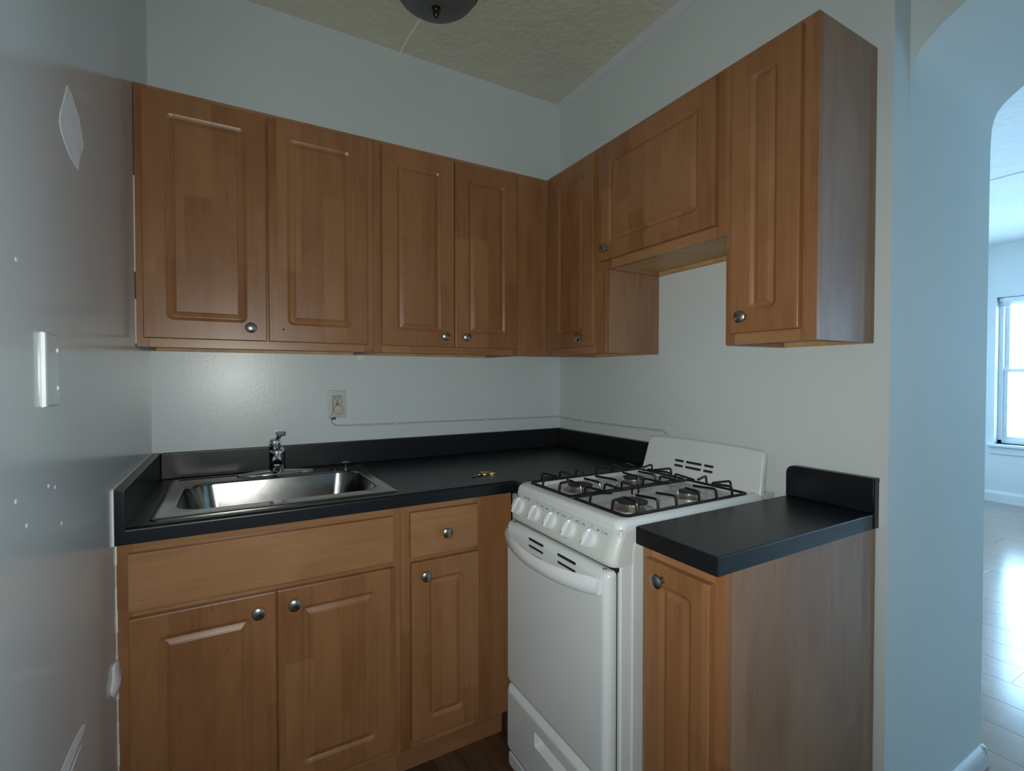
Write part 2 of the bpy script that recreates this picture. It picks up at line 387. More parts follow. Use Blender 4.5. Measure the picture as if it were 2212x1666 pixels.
# windows of the far room
def window(i, a, b_, c, d):
    x = FARX + 0.09
    f = B(); fwid = 0.035
    for (p, q) in (((x, a, c), (x+0.09, a+fwid, d)), ((x, b_-fwid, c), (x+0.09, b_, d)), ((x, a, d-fwid), (x+0.09, b_, d)), ((x, a, c), (x+0.09, b_, c+0.035))): f.box(p, q, 0.003, 1)
    root = struct(f.build('window_%d' % i, 'vinyl'))
    zm = (c+d)/2 + 0.0
    for (z0, z1, xo) in ((c+0.035, zm+0.02, 0.015), (zm-0.02, d-fwid, 0.05)):
        s_ = B(); y0, y1 = a+fwid, b_-fwid; t = 0.034; xa, xb = x+xo, x+xo+0.03
        s_.box((xa, y0, z0), (xb, y0+t, z1), 0.003, 1).box((xa, y1-t, z0), (xb, y1, z1), 0.003, 1).box((xa+0.001, y0+t-0.004, z0), (xb-0.001, y1-t+0.004, z0+t), 0.003, 1).box((xa+0.001, y0+t-0.004, z1-t), (xb-0.001, y1-t+0.004, z1), 0.003, 1)
        so = s_.build('sash', 'vinyl', root)
        B().box((xa+0.013, y0+t-0.005, z0+t-0.005), (xa+0.017, y1-t+0.005, z1-t+0.005)).build('pane', 'glass', so)
    B().box((FARX-0.06, a-0.05, c-0.028), (FARX+0.10, b_+0.05, c), 0.006).build('sill', 'trim', root)
    B().prism([(FARX, c-0.105), (FARX-0.018, c-0.10), (FARX-0.022, c-0.05), (FARX-0.03, c-0.028), (FARX, c-0.028)], a-0.03, b_+0.03, axis='y').build('apron', 'trim', root)
    bl = B().box((x-0.045, a+0.01, d-0.045), (x-0.005, b_-0.01, d-0.004), 0.004).build('blind_headrail', 'vinyl', root)
    sl = B()
    for k in range(9): sl.box((x-0.04, a+0.015, d-0.052-0.006*k), (x-0.012, b_-0.015, d-0.050-0.006*k))
    sl.build('blind_slat', 'vinyl', root)['kind'] = 'stuff'
for i, wv in enumerate(WINS): window(i+1, *wv)
for i, (a, b_, ya, yb_) in enumerate(ADDED_WINS):  # side windows out of view, added for their light
    ym = (ya+yb_)/2
    f = B()
    for p, q in (((a, 0.59), (a+0.05, 2.07)), ((b_-0.05, 0.59), (b_, 2.07)), ((a, 0.59), (b_, 0.64)), ((a, 2.02), (b_, 2.07)), ((a, 1.31), (b_, 1.35))):
        f.box((p[0], ym-0.025, p[1]), (q[0], ym+0.025, q[1]), 0.003, 1)
    root = struct(f.build('window_%d' % (i+4), 'vinyl'))
    B().box((a+0.05, ym-0.002, 0.64), (b_-0.05, ym+0.002, 2.02)).build('pane', 'glass', root)

# repairs and marks on the left wall (thin raised spackle)
def patch(name, yz, mat, th=0.0012):
    me = B().prism([(y, z) for y, z in yz], LX-0.001, LX+th, axis='x', bev=0)
    return me.build(name, mat, wl, smooth=False)
patch('spackle_patch', [(-0.944, 1.786), (-0.965, 1.752), (-0.986, 1.721), (-0.992, 1.699), (-0.978, 1.685), (-0.963, 1.677), (-0.930, 1.664), (-0.907, 1.662), (-0.883, 1.660), (-0.872, 1.682), (-0.866, 1.695), (-0.842, 1.717), (-0.848, 1.733), (-0.872, 1.764), (-0.900, 1.776), (-0.918, 1.783)], 'spackle', 0.0006)
patch('spackle_streak', [(-0.892, 0.614), (-0.905, 0.609), (-0.962, 0.606), (-1.003, 0.602), (-1.06, 0.596), (-1.08, 0.632), (-1.037, 0.630), (-0.993, 0.633), (-0.945, 0.630), (-0.912, 0.626)], 'spackle', 0.0005)
patch('spackle_streak', [(-0.92, 0.594), (-0.962, 0.590), (-1.02, 0.578), (-1.02, 0.588), (-0.962, 0.596)], 'spackle', 0.0005)
for y, z in ((-1.170, 1.067), (-1.016, 1.030), (-1.077, 1.104), (-1.046, 1.096), (-1.207, 1.109), (-1.191, 1.43)):
    patch('nail_hole_filler', [(y + 0.0042*math.cos(k), z + 0.0032*math.sin(k)) for k in (0, 1.05, 2.1, 3.14, 4.2, 5.2)], 'spackle', 0.0005)

# blank plate
t = thing('blank_wall_plate', 'grey painted blank switch plate with two screws on the left wall', 'wall plate', (LX, -1.07, 1.28))
y0, y1, z0, z1 = -1.108, -1.036, 1.227, 1.341
B().loops([[V(LX+h, y, z) for y, z in rrect(y0+i, y1-i, z0+i, z1-i, 0.003, 2)] for h, i in ((0, 0), (0.003, 0.0), (0.0065, 0.005))]).build('plate', 'wall_left', t)
B().loops([[V(LX+h, y, z) for y, z in rrect(y0+i, y0+0.011-j, z0+i, z1-i, 0.002, 2)] for h, i, j in ((0.002, -0.0005, 0), (0.0062, 0.001, 0.0), (0.0068, 0.004, 0.003))]).build('bevel_highlight', 'clip', t)  # white strip: bright highlight of the bevel put into the colour
for z in (1.255, 1.315):
    B().lathe([(0.0042, 0), (0.004, 0.001), (0.0025, 0.0018), (0.0, 0.002)], (LX+0.0063, -1.05, z), (1, 0, 0), 10).build('screw', 'clip', t)

# ------------------------------------------------------------------ cabinet parts
KNOB = None
def knob(side, base, u, v, parent):
    """mushroom knob; shared mesh, axis along outward normal"""
    global KNOB
    p = mapper(side, base)(u, v, 0); ax = V(0, -1, 0) if side == 'b' else V(-1, 0, 0)
    key = side
    if KNOB is None: KNOB = {}
    if key not in KNOB:
        o = B().lathe([(0.008, 0), (0.0078, 0.002), (0.0055, 0.006), (0.0052, 0.011), (0.0075, 0.0145), (0.0155, 0.0175), (0.0168, 0.0195), (0.0162, 0.0222), (0.0128, 0.0248), (0.006, 0.0262), (0.0, 0.0266)], (0, 0, 0), ax, 24).build('knob', 'nickel', parent)
        KNOB[key] = (o.data, WORLD[o].copy())
        place(o, p + KNOB[key][1], parent); return o
    o = bpy.data.objects.new('knob', KNOB[key][0]); COL.objects.link(o); place(o, p + KNOB[key][1], parent); return o
def door(side, base, u0, u1, v0, v1, parent, mat='wood', th=0.019, inset=0.056, name='door'):
    """slab with routed raised panel"""
    f = mapper(side, base); lim = min(u1-u0, v1-v0)
    prof = [(0.0, 0.0005, 0.001), (0.0, th-0.003, 0.001), (0.001, th-0.001, 0.002), (0.003, th, 0.002)]
    if inset: prof += [(inset, th, 0.018), (inset+0.0008, th-0.0018, 0.0175), (inset+0.006, th-0.0042, 0.014), (inset+0.0105, th-0.0072, 0.010), (inset+0.0125, th-0.0072, 0.003), (inset+0.024, th-0.0026, 0.0008), (inset+0.0246, th-0.0006, 0.0008), (inset+0.026, th, 0.0008)]
    lp = [[f(u, v, h) for u, v in rrect(u0+i, u1-i, v0+i, v1-i, r)] for i, h, r in prof]
    return B().loops(lp).build(name, mat, parent, angle=20)
def frame_piece(side, base, u0, u1, v0, v1, parent, name, mat='wood', th=0.019):
    f = mapper(side, base); a = f(u0, v0, 0); c = f(u1, v1, -th)
    return B().box(a, c, 0.0008, 1).build(name, mat, parent, smooth=False)
def panel(a, c, name, parent, mat='wood_end'):
    return B().box(a, c, 0.0006, 1).build(name, mat, parent, smooth=False)

# ------------------------------------------------------------------ wall cabinets, back run
YF, ZB, ZT = -0.291, 1.361, 2.131
def wall_cab_back(label, x0, x1, doors, knobs, rail=0.045, stile=(0.03, 0.03), extra=None):
    t = thing('wall_cabinet', label, 'wall cabinet', ((x0+x1)/2, YF/2, ZB), 'maple wall cabinets')
    panel((x0, YF+0.019, ZB), (x0+0.015, -0.002, ZT), 'side_panel', t); panel((x1-0.015, YF+0.019, ZB), (x1, -0.002, ZT), 'side_panel', t)
    panel((x0+0.015, YF+0.019, ZB+0.012), (x1-0.015, -0.002, ZB+0.026), 'bottom_panel', t, 'wood_in')
    panel((x0+0.015, YF+0.019, ZT-0.014), (x1-0.015, -0.002, ZT), 'top_panel', t)
    panel((x0+0.015, -0.02, ZB), (x1-0.015, -0.002, ZB+0.012), 'hanging_rail', t, 'wood_in')
    frame_piece('b', YF, x0, x0+stile[0], ZB, ZT, t, 'stile'); frame_piece('b', YF, x1-stile[1], x1, ZB, ZT, t, 'stile')
    frame_piece('b', YF, x0+stile[0], x1-stile[1], ZB, ZB+rail, t, 'rail', 'wood_h'); frame_piece('b', YF, x0+stile[0], x1-stile[1], ZT-rail, ZT, t, 'rail', 'wood_h')
    um = (doors[0][1]+doors[1][0])/2
    frame_piece('b', YF+0.014, um-0.02, um+0.02, ZB+rail, ZT-rail, t, 'stile', 'wood', th=0.005)
    for k, (u0, u1) in enumerate(doors):
        d = door('b', YF, u0, u1, 1.387, 2.113, t)
        if knobs[k]: knob('b', YF-0.019, knobs[k], 1.428, d)
        else: B().lathe([(0.0028, 0.0), (0.0028, 0.0006), (0.001, 0.0008)], (u0+0.043, YF-0.019, 1.428), (0, -1, 0), 8).build('knob_hole', 'dark', d)
    return t
t = wall_cab_back('maple wall cabinet with two wide doors, one knob missing, above the sink', LX+0.001, -1.027, [(-1.696, -1.3725), (-1.367, -1.05)], [-1.419, None])
for z0, z1 in ((1.37, 1.50), (1.58, 1.86)): B().box((LX-0.0003, YF-0.003, z0), (LX+0.0018, YF+0.003, z1), 0.0005, 1).build('caulk_line', 'caulk', t, smooth=False)
for x in (-1.32,): B().lathe([(0.004, 0), (0.004, 0.0015), (0, 0.002)], (x, -0.11, ZB+0.012), (0, 0, -1), 10).build('screw', 'dark', t)
t = wall_cab_back('maple wall cabinet with two narrower doors and two knobs, left of the inside corner', -1.0265, -0.42, [(-1.0, -0.717), (-0.7135, -0.435)], [-0.76, -0.671])
frame_piece('b', YF, -0.4195, -0.274, ZB, ZT, t, 'corner_filler')

# ------------------------------------------------------------------ wall cabinets, right run
XF = -0.273
def wall_cab_right(label, u0, u1, zb, dr, dz, kn, rail=0.045, stile=(0.03, 0.03), back_u=None, end=False):
    t = thing('wall_cabinet', label, 'wall cabinet', (XF/2, -(u0+u1)/2, zb), 'maple wall cabinets')
    bu = u0 if back_u is None else back_u
    panel((XF+0.019, -bu, zb), (-0.002, -bu-0.014, ZT), 'side_panel', t)
    panel((XF+0.019, -u1+0.014, zb), (-0.002, -u1, ZT), 'side_panel', t)
    panel((XF+0.019, -bu-0.014, zb+0.014), (-0.002, -u1+0.014, zb+0.028), 'bottom_panel', t, 'wood_in')
    panel((XF+0.019, -bu-0.014, ZT-0.014), (-0.002, -u1+0.014, ZT), 'top_panel', t)
    panel((-0.02, -bu-0.014, zb), (-0.002, -u1+0.014, zb+0.014), 'hanging_rail', t, 'wood_in')
    frame_piece('r', XF, u0, u0+stile[0], zb, ZT, t, 'stile'); frame_piece('r', XF, u1-stile[1], u1, zb, ZT, t, 'stile')
    frame_piece('r', XF, u0+stile[0], u1-stile[1], zb, zb+rail, t, 'rail', 'wood_h'); frame_piece('r', XF, u0+stile[0], u1-stile[1], ZT-rail, ZT, t, 'rail', 'wood_h')
    d = door('r', XF, dr[0], dr[1], dz[0], dz[1], t)
    knob('r', XF-0.019, kn[0], kn[1], d)
    return t
wall_cab_right('narrow one-door maple wall cabinet in the inside corner, left of the stove', 0.2925, 0.6875, ZB, (0.347, 0.631), (1.389, 2.113), (0.562, 1.427), stile=(0.06, 0.06))
wall_cab_right('short maple wall cabinet with one wide door, hung high above the stove', 0.688, 1.196, 1.668, (0.663, 1.170), (1.699, 2.117), (0.713, 1.736), rail=0.038, stile=(0.03, 0.035))
wall_cab_right('tall narrow maple wall cabinet with exposed end panel, right of the stove', 1.1965, 1.443, ZB, (1.223, 1.410), (1.390, 2.118), (1.266, 1.431), stile=(0.03, 0.04))

# ------------------------------------------------------------------ base cabinets
YB, XB, ZC, CT = -0.61, -0.61, 0.915, 0.039
ZK = ZC - CT
def base_back(label, x0, x1, name='base_cabinet', stile=(0.03, 0.03), toe_end=None):
    t = thing(name, label, 'base cabinet', ((x0+x1)/2, YB/2, 0), 'maple base cabinets')
    panel((x0, YB+0.019, 0.1), (x0+0.015, -0.004, ZK), 'side_panel', t); panel((x1-0.015, YB+0.019, 0.1), (x1, -0.004, ZK), 'side_panel', t)
    panel((x0+0.015, YB+0.019, 0.1), (x1-0.015, -0.004, 0.115), 'bottom_panel', t, 'wood_in')
    frame_piece('b', YB, x0, x0+stile[0], 0.1, ZK, t, 'stile'); frame_piece('b', YB, x1-stile[1], x1, 0.1, ZK, t, 'stile')
    for z0, z1 in ((0.1, 0.145), (0.68, 0.72), (ZK-0.04, ZK)):
        frame_piece('b', YB, x0+stile[0], x1-stile[1], z0, z1, t, 'rail', 'wood_h')
    te = x1 if toe_end is None else toe_end
    B().box((x0, -0.565, 0), (te, -0.55, 0.1), 0.0006, 1).build('toe_kick', 'wood_h', t, smooth=False)
    return t
t = base_back('maple sink base cabinet with long false drawer front over two doors', LX+0.001, -1.0255)
frame_piece('b', YB, -1.395, -1.345, 0.145, 0.68, t, 'stile')
ck_ = B()
for k in range(14):
    z0 = 0.12 + k*0.054; ck_.box((LX-0.0005, YB-0.002-0.0008*(k % 3), z0), (LX+0.0016+0.0007*((k*5) % 3), YB+0.004, z0+0.0545), 0.0006, 1)
ck_.build('caulk_line', 'caulk', wl, smooth=False)
door('b', YB, -1.691, -1.050, 0.707, 0.848, t, 'wood_h', inset=0, name='false_drawer_front')
d = door('b', YB, -1.691, -1.3735, 0.13, 0.691, t); knob('b', YB-0.019, -1.416, 0.648, d)
d = door('b', YB, -1.370, -1.048, 0.13, 0.691, t); knob('b', YB-0.019, -1.329, 0.650, d)
t = base_back('maple base cabinet with one small drawer above a narrow door, left of the stove', -1.025, -0.632, stile=(0.03, 0.145), toe_end=-0.645)
d = door('b', YB, -0.998, -0.767, 0.709, 0.851, t, 'wood_h', inset=0, name='drawer'); knob('b', YB-0.019, -0.884, 0.777, d)
d = door('b', YB, -0.996, -0.764, 0.13, 0.693, t); knob('b', YB-0.019, -0.954, 0.651, d)
t = thing('base_cabinet', 'narrow maple base cabinet with one door and exposed end panel, right of the stove', 'base cabinet', (XB/2, -1.34, 0), 'maple base cabinets')
panel((XB+0.019, -1.224, 0.0), (-0.012, -1.238, ZK), 'side_panel', t); panel((XB+0.019, -1.443, 0.0), (-0.012, -1.457, ZK), 'end_panel', t)
panel((XB+0.019, -1.238, 0.1), (-0.012, -1.443, 0.115), 'bottom_panel', t, 'wood_in')
frame_piece('r', XB, 1.224, 1.254, 0.1, ZK, t, 'stile'); frame_piece('r', XB, 1.427, 1.457, 0.1, ZK, t, 'stile')
for z0, z1 in ((0.1, 0.145), (ZK-0.04, ZK)): frame_piece('r', XB, 1.254, 1.427, z0, z1, t, 'rail', 'wood_h')
panel((-0.55, -1.238, 0), (-0.535, -1.443, 0.1), 'toe_kick', t, 'wood_h')
d = door('r', XB, 1.249, 1.430, 0.13, 0.846, t, inset=0.045); knob('r', XB-0.019, 1.303, 0.812, d)

# ------------------------------------------------------------------ worktops
BS = 1.007; TS = 0.024
t = thing('countertop', 'long L-shaped black laminate countertop with backsplash, holding the sink', 'countertop', (-0.95, -0.32, ZK))
top = B().prism([(LX+0.001, -0.002), (LX+0.001, -0.64), (-0.64, -0.64), (-0.64, -0.699), (-0.002, -0.699), (-0.002, -0.002)], ZK, ZC, bev=0.009).build('worktop', 'black', t)
SX0, SX1, SY0, SY1 = -1.652, -1.026, -0.603, -0.061      # sink outline
cut(top, [B().prism(rrect(SX0+0.012, SX1-0.012, SY0+0.012, SY1-0.012, 0.03), 0.5, 1.2)])
B().box((LX+0.001+TS, -TS, ZC), (-0.002, -0.002, BS), 0.004).build('backsplash', 'black', t)
B().box((LX+0.001, -0.641, ZK), (LX+0.001+TS, -0.002, BS), 0.003).build('side_splash', 'black', t)
B().box((-0.002-TS, -0.70, ZC), (-0.002, -TS, BS), 0.004).build('side_splash', 'black', t)
B().box((LX-0.0005, -0.646, ZK+0.0005), (LX+0.004, -0.638, BS), 0.001, 1).build('caulk_line', 'caulk', t)
B().box((LX-0.0005, -0.64, BS-0.001), (LX+0.003, -0.004, BS+0.003), 0.001, 1).build('caulk_line', 'caulk', t)
t = thing('countertop', 'short black laminate countertop with its own splash, right of the stove', 'countertop', (-0.32, -1.34, ZK))
def corner(poly): return poly
B().prism([(-0.002, -1.222), (-0.625, -1.222), (-0.634, -1.2245), (-0.64, -1.232), (-0.64, -1.452), (-0.638, -1.458), (-0.002, -1.458)], ZK, ZC, bev=0.004).build('worktop', 'black', t)
pr = [(-1.4575, ZC-CT)] + [(-1.4575, BS)] + [(-1.223-0.022+0.022*math.sin(a), BS-0.022+0.022*math.cos(a)) for a in [0, .3, .6, .9, 1.2, 1.57]] + [(-1.223, ZC+0.0005)]
pr = [(-1.4575, ZC+0.0003), (-1.4575, BS)] + [(-1.245+0.022*math.sin(a), BS-0.022+0.022*math.cos(a)) for a in [0, .3, .6, .9, 1.2, 1.57]] + [(-1.223, ZC+0.0003)]
B().prism(pr, -0.002, -0.002-TS, bev=0.003, axis='x').build('splash', 'black', t)
B().box((-0.026, -1.4605, ZK), (-0.0015, -1.4574, BS), 0.0008, 1).build('splash_end_cap', 'black', t)
B().box((-0.0045, -1.4622, ZK+0.002), (-0.0005, -1.4602, BS-0.01), 0.0005, 1).build('chipped_edge', 'caulk', t)

# ------------------------------------------------------------------ sink, faucet and what stands on the worktop
t = thing('kitchen_sink', 'stainless steel single-bowl drop-in sink set in the black countertop', 'sink', (-1.33, -0.33, ZC))
bx0, bx1, by0, by1 = -1.608, -1.064, -0.532, -0.168
Z = ZC + 0.0004
L = [(SX0, SX1, SY0, SY1, 0.018, Z), (SX0, SX1, SY0, SY1, 0.018, Z+0.0015), (SX0+0.004, SX1-0.004, SY0+0.004, SY1-0.004, 0.016, Z+0.004),
     (SX0+0.016, SX1-0.016, SY0+0.016, SY1-0.016, 0.012, Z+0.0042), (SX0+0.020, SX1-0.020, SY0+0.020, SY1-0.020, 0.012, Z+0.0022),
     (bx0-0.006, bx1+0.006, by0-0.006, by1+0.006, 0.085, Z+0.002), (bx0, bx1, by0, by1, 0.08, Z)]
B().loops([[V(x, y, z) for x, y in rrect(a, b_, c, d, r, 8)] for a, b_, c, d, r, z in L], cap0=False, cap1=False).build('rim', 'steel', t, angle=50)
L = [(bx0, bx1, by0, by1, 0.08, Z), (bx0+0.004, bx1-0.004, by0+0.004, by1-0.004, 0.078, Z-0.006),
     (bx0+0.014, bx1-0.014, by0+0.012, by1-0.013, 0.075, Z-0.06), (bx0+0.028, bx1-0.028, by0+0.026, by1-0.026, 0.072, Z-0.135), (bx0+0.036, bx1-0.036, by0+0.034, by1-0.036, 0.066, Z-0.158),
     (bx0+0.055, bx1-0.055, by0+0.055, by1-0.062, 0.05, Z-0.168), (-1.40, -1.27, -0.40, -0.28, 0.03, Z-0.172)]
B().loops([[V(x, y, z) for x, y in rrect(a, b_, c, d, r, 8)] for a, b_, c, d, r, z in L], cap0=False).build('bowl', 'steel_bowl', t, angle=50)
B().lathe([(0.045, 0.0), (0.045, 0.003), (0.036, 0.004), (0.034, -0.001), (0.0, -0.001)], (-1.335, -0.34, Z-0.1735)).build('drain', 'chrome', t)
B().lathe([(0.017, 0), (0.017, 0.0012), (0.014, 0.0015), (0, 0.0015)], (-1.135, -0.125, Z+0.0022)).build('ledge_hole_dark', 'bronze', t)  # dark disc stands in for the shade of an open hole

t = thing('faucet', 'chrome single-lever faucet on a long deck plate behind the sink bowl', 'faucet', (-1.335, -0.105, ZC))
zf = Z + 0.0024
dp = []
for sx in (-1, -0.96, -0.85, -0.6, -0.3, 0.0, 0.3, 0.6, 0.85, 0.96, 1):
    x = -1.335 + 0.126*sx; k = max(0.05, 1-abs(sx)**6); hw = 0.028*(0.75+0.25*(1-sx*sx))*math.sqrt(k); hh = 0.006 + 0.011*(1-abs(sx)**1.3)
    dp.append([V(x, -0.105 - hw, zf), V(x, -0.105 - hw*0.98, zf+hh*0.45), V(x, -0.105 - hw*0.7, zf+hh*0.9), V(x, -0.105, zf+hh), V(x, -0.105 + hw*0.7, zf+hh*0.9), V(x, -0.105+hw*0.98, zf+hh*0.45), V(x, -0.105+hw, zf)])
B().loops(dp).build('deck_plate', 'chrome', t, angle=60)
B().lathe([(0.0285, 0.010), (0.0275, 0.016), (0.0265, 0.04), (0.027, 0.07), (0.0265, 0.082), (0.0235, 0.090), (0.016, 0.095), (0, 0.096)], (-1.333, -0.102, zf), n=28).build('body', 'chrome', t)
B().tube([(-1.334, -0.115, zf+0.050), (-1.336, -0.15, zf+0.058), (-1.339, -0.19, zf+0.060), (-1.341, -0.222, zf+0.054)], [0.018, 0.0175, 0.0170, 0.0165], 16).build('spout', 'chrome', t)
B().lathe([(0.0125, 0), (0.0135, 0.002), (0.0135, 0.020), (0.012, 0.022), (0, 0.022)], (-1.341, -0.215, zf+0.028), n=24).build('aerator', 'chrome', t)
B().lathe([(0.0185, 0.0), (0.0195, 0.003), (0.0195, 0.014), (0.0183, 0.0155), (0.0183, 0.0175), (0.0195, 0.019), (0.0192, 0.032), (0.0165, 0.039), (0.009, 0.043), (0, 0.0435)], (-1.3405, -0.112, zf+0.088), n=28).build('cartridge_cap', 'chrome', t)
B().tube([(-1.334, -0.100, zf+0.122), (-1.326, -0.094, zf+0.134), (-1.322, -0.092, zf+0.142)], [0.008, 0.007, 0.007], 10).build('lever_stem', 'chrome', t)
B().loops([[V(x, y, zf+0.138+h) for x, y in rrect(-1.322-0.0165+i, -1.322+0.0165-i, -0.128+i, -0.078-i, 0.006, 4)] for h, i in ((0, 0.004), (0.003, 0), (0.016, 0.0), (0.019, 0.005))]).build('lever', 'chrome', t)

o = B().lathe([(0.006, 0), (0.006, 0.002), (0.0032, 0.004), (0.003, 0.018), (0.004, 0.020), (0.0135, 0.0235), (0.0145, 0.0255), (0.012, 0.028), (0.005, 0.030), (0, 0.0302)], (-1.099, -0.142, Z+0.002), n=20).build('hole_plug', 'nickel')
tag(o, 'small mushroom-headed metal plug standing on the right rear ledge of the sink', 'plug')

t = thing('key_ring', 'ring of brass keys lying on the black countertop left of the stove', 'keys', (-0.675, -0.50, ZC))
kc = V(-0.70, -0.495, ZC+0.002)
B().tube([kc + V(0.013*math.cos(a), 0.013*math.sin(a), 0.0035+0.002*math.cos(a)) for a in [2*math.pi*i/18 for i in range(18)]], 0.0012, 6, cyclic=True).build('ring', 'nickel', t)
def key(ang, z, mat, start, ln=0.052):
    d = V(math.cos(ang), math.sin(ang), 0); n = V(-d.y, d.x, 0); p = start
    out = [(0, -0.004), (0.003, -0.0095), (0.010, -0.0115), (0.018, -0.0095), (0.022, -0.004), (ln*0.55, -0.004), (ln*0.6, -0.0025), (ln*0.66, -0.004), (ln*0.72, -0.0022), (ln*0.79, -0.004), (ln*0.85, -0.002), (ln*0.92, -0.003), (ln, 0.001), (ln*0.95, 0.0035), (0.022, 0.0035), (0.018, 0.0095), (0.010, 0.0115), (0.003, 0.0095), (0, 0.004)]
    return B().loops([[p + d*a + n*b_ + V(0, 0, z+h) for a, b_ in out] for h in (0, 0.0022)]).build('key', mat, t, smooth=False)
key(0.05, 0.0005, 'brass', V(-0.692, -0.505, ZC)); key(-0.12, 0.0028, 'brass', V(-0.690, -0.494, ZC), 0.056); key(0.30, 0.0052, 'nickel', V(-0.694, -0.498, ZC), 0.05)
key(3.75, 0.0006, 'bronze', V(-0.708, -0.500, ZC), 0.045); key(-0.32, 0.0076, 'brass', V(-0.694, -0.488, ZC), 0.04)

# ------------------------------------------------------------------ outlet, plug, cord
t = thing('wall_outlet', 'white rectangular outlet plate on the back wall right of the faucet', 'outlet', (-1.105, 0, 1.161))
def plate(u0, u1, v0, v1, h0, h1, r, name, mat, par, inset=0.004):
    return B().loops([[V(x, -h, z) for x, z in rrect(u0+i, u1-i, v0+i, v1-i, r, 3)] for h, i in ((h0, 0), (h0+(h1-h0)*0.5, 0), (h1, inset))]).build(name, mat, par)
plate(-1.140, -1.070, 1.104, 1.2175, 0.0, 0.006, 0.003, 'plate', 'plate', t)
plate(-1.1225, -1.0875, 1.1265, 1.1945, 0.0058, 0.0066, 0.003, 'gasket', 'dark', t, 0.0003)
plate(-1.1212, -1.0888, 1.128, 1.193, 0.006, 0.0085, 0.002, 'receptacle', 'ivory', t, 0.001)
for xx in (-1.111, -1.099): plate(xx-0.0013, xx+0.0013, 1.180, 1.1885, 0.008, 0.0088, 0.0003, 'slot', 'dark', t, 0.0001)
B().lathe([(0.0026, 0), (0.0026, 0.0004), (0, 0.0005)], (-1.105, -0.0084, 1.1735), (0, -1, 0), 10).build('ground_hole', 'dark', t)
plate(-1.111, -1.099, 1.162, 1.167, 0.008, 0.0100, 0.0006, 'reset_button', 'red', t, 0.0006)
plate(-1.111, -1.099, 1.155, 1.160, 0.008, 0.0100, 0.0006, 'test_button', 'red', t, 0.0006)
for z in (1.2105, 1.111): B().lathe([(0.003, 0), (0.0028, 0.0008), (0, 0.001)], (-1.105, -0.0058, z), (0, -1, 0), 10).build('screw', 'plate', t)

t = thing('power_cord', 'pale flat cord plugged into the outlet and clipped along the wall above the backsplash', 'cord', (-1.103, 0, 1.14))
B().lathe([(0.0150, 0.0), (0.019, 0.002), (0.019, 0.018), (0.0165, 0.022), (0, 0.0225)], (-1.1035, -0.0085, 1.139), (0, -1, 0), 28).build('plug', 'ivory', t)
B().loops([[V(-1.1035 + c*s_ + 0.0, y, 1.139 - a) + V(-a*0.85, 0, 0) for c, y in ((-1, -0.010), (-1, -0.028), (1, -0.028), (1, -0.010))] for a, s_ in ((0.008, 0.013), (0.020, 0.009), (0.032, 0.006))]).build('plug_neck', 'ivory', t, smooth=False)
B().box((-1.131, -0.022, 1.099), (-1.113, -0.012, 1.108), 0.001, 1).build('cord_tag', 'tag', t)
B().tube([(-1.124, -0.018, 1.112), (-1.1285, -0.017, 1.098), (-1.127, -0.014, 1.088), (-1.121, -0.007, 1.080), (-1.112, -0.0045, 1.0755), (-1.10, -0.004, 1.0735)], 0.003, 8).build('lead', 'cord', t)
def flat_cord(pts, nrm):
    n = Vector(nrm); lp = []
    for p in pts:
        p = Vector(p); lp.append([p + V(0, 0, 0.0042), p + n*0.004 + V(0, 0, 0.003), p + n*0.004 - V(0, 0, 0.003), p - V(0, 0, 0.0042)])
    return B().loops(lp)
flat_cord([(-1.112, -0.001, 1.0745), (-1.05, -0.001, 1.0715), (-1.0, -0.001, 1.0705), (-0.93, -0.001, 1.070), (-0.861, -0.001, 1.0685), (-0.7, -0.001, 1.069), (-0.55, -0.001, 1.068), (-0.427, -0.001, 1.0665), (-0.2, -0.001, 1.0655), (-0.002, -0.001, 1.064)], (0, -1, 0)).build('cable', 'cord', t)
flat_cord([(-0.001, -0.002, 1.063), (-0.001, -0.1, 1.059), (-0.001, -0.207, 1.0555), (-0.001, -0.40, 1.057), (-0.001, -0.6, 1.058), (-0.001, -0.725, 1.0585)], (-1, 0, 0)).build('cable', 'cord', t)
B().tube([(-0.004, -0.722, 1.058), (-0.006, -0.735, 1.052), (-0.008, -0.75, 1.03), (-0.01, -0.76, 0.98)], 0.004, 8).build('lead', 'cord', t)
def clip(p, nrm, par):
    n = Vector(nrm); s_ = Vector((n.y, n.x, 0)); s_ = Vector((abs(n.y), abs(n.x), 0))
    c = B()
    c.loops([[Vector(p) + s_*a + V(0, 0, z) + n*h for a in (-0.0028, 0.0028)] + [Vector(p) + s_*a + V(0, 0, z) + n*(h-0.0045) for a in (0.0028, -0.0028)] for z, h in ((-0.010, 0.004), (-0.006, 0.0062), (0.006, 0.0062), (0.010, 0.004))])
    o = c.build('cable_clip', 'clip', par)
    for dz in (-0.0082, 0.0082): B().lathe([(0.0014, 0), (0.0012, 0.0012), (0, 0.0014)], Vector(p) + V(0, 0, dz) + n*0.0044, n, 8).build('nail', 'dark', o)
for p, n in (((-0.861, -0.001, 1.0685), (0, -1, 0)), ((-0.427, -0.001, 1.0665), (0, -1, 0)), ((-0.008, -0.001, 1.065), (0, -1, 0)), ((-0.001, -0.207, 1.0555), (-1, 0, 0)), ((-0.001, -0.722, 1.0585), (-1, 0, 0)), ((-1.122, -0.001, 1.075), (0, -1, 0))): clip(p, n, t)

# ------------------------------------------------------------------ gas range
YL, YR, YM = -0.703, -1.208, -0.9555
R = thing('gas_range', 'white freestanding four-burner gas range between the two black countertops', 'stove', (-0.36, YM, 0))
body = B().box((-0.664, YL-0.004, 0.03), (-0.045, YR+0.003, 0.8995), 0.004, 1).build('body', 'enamel', R)
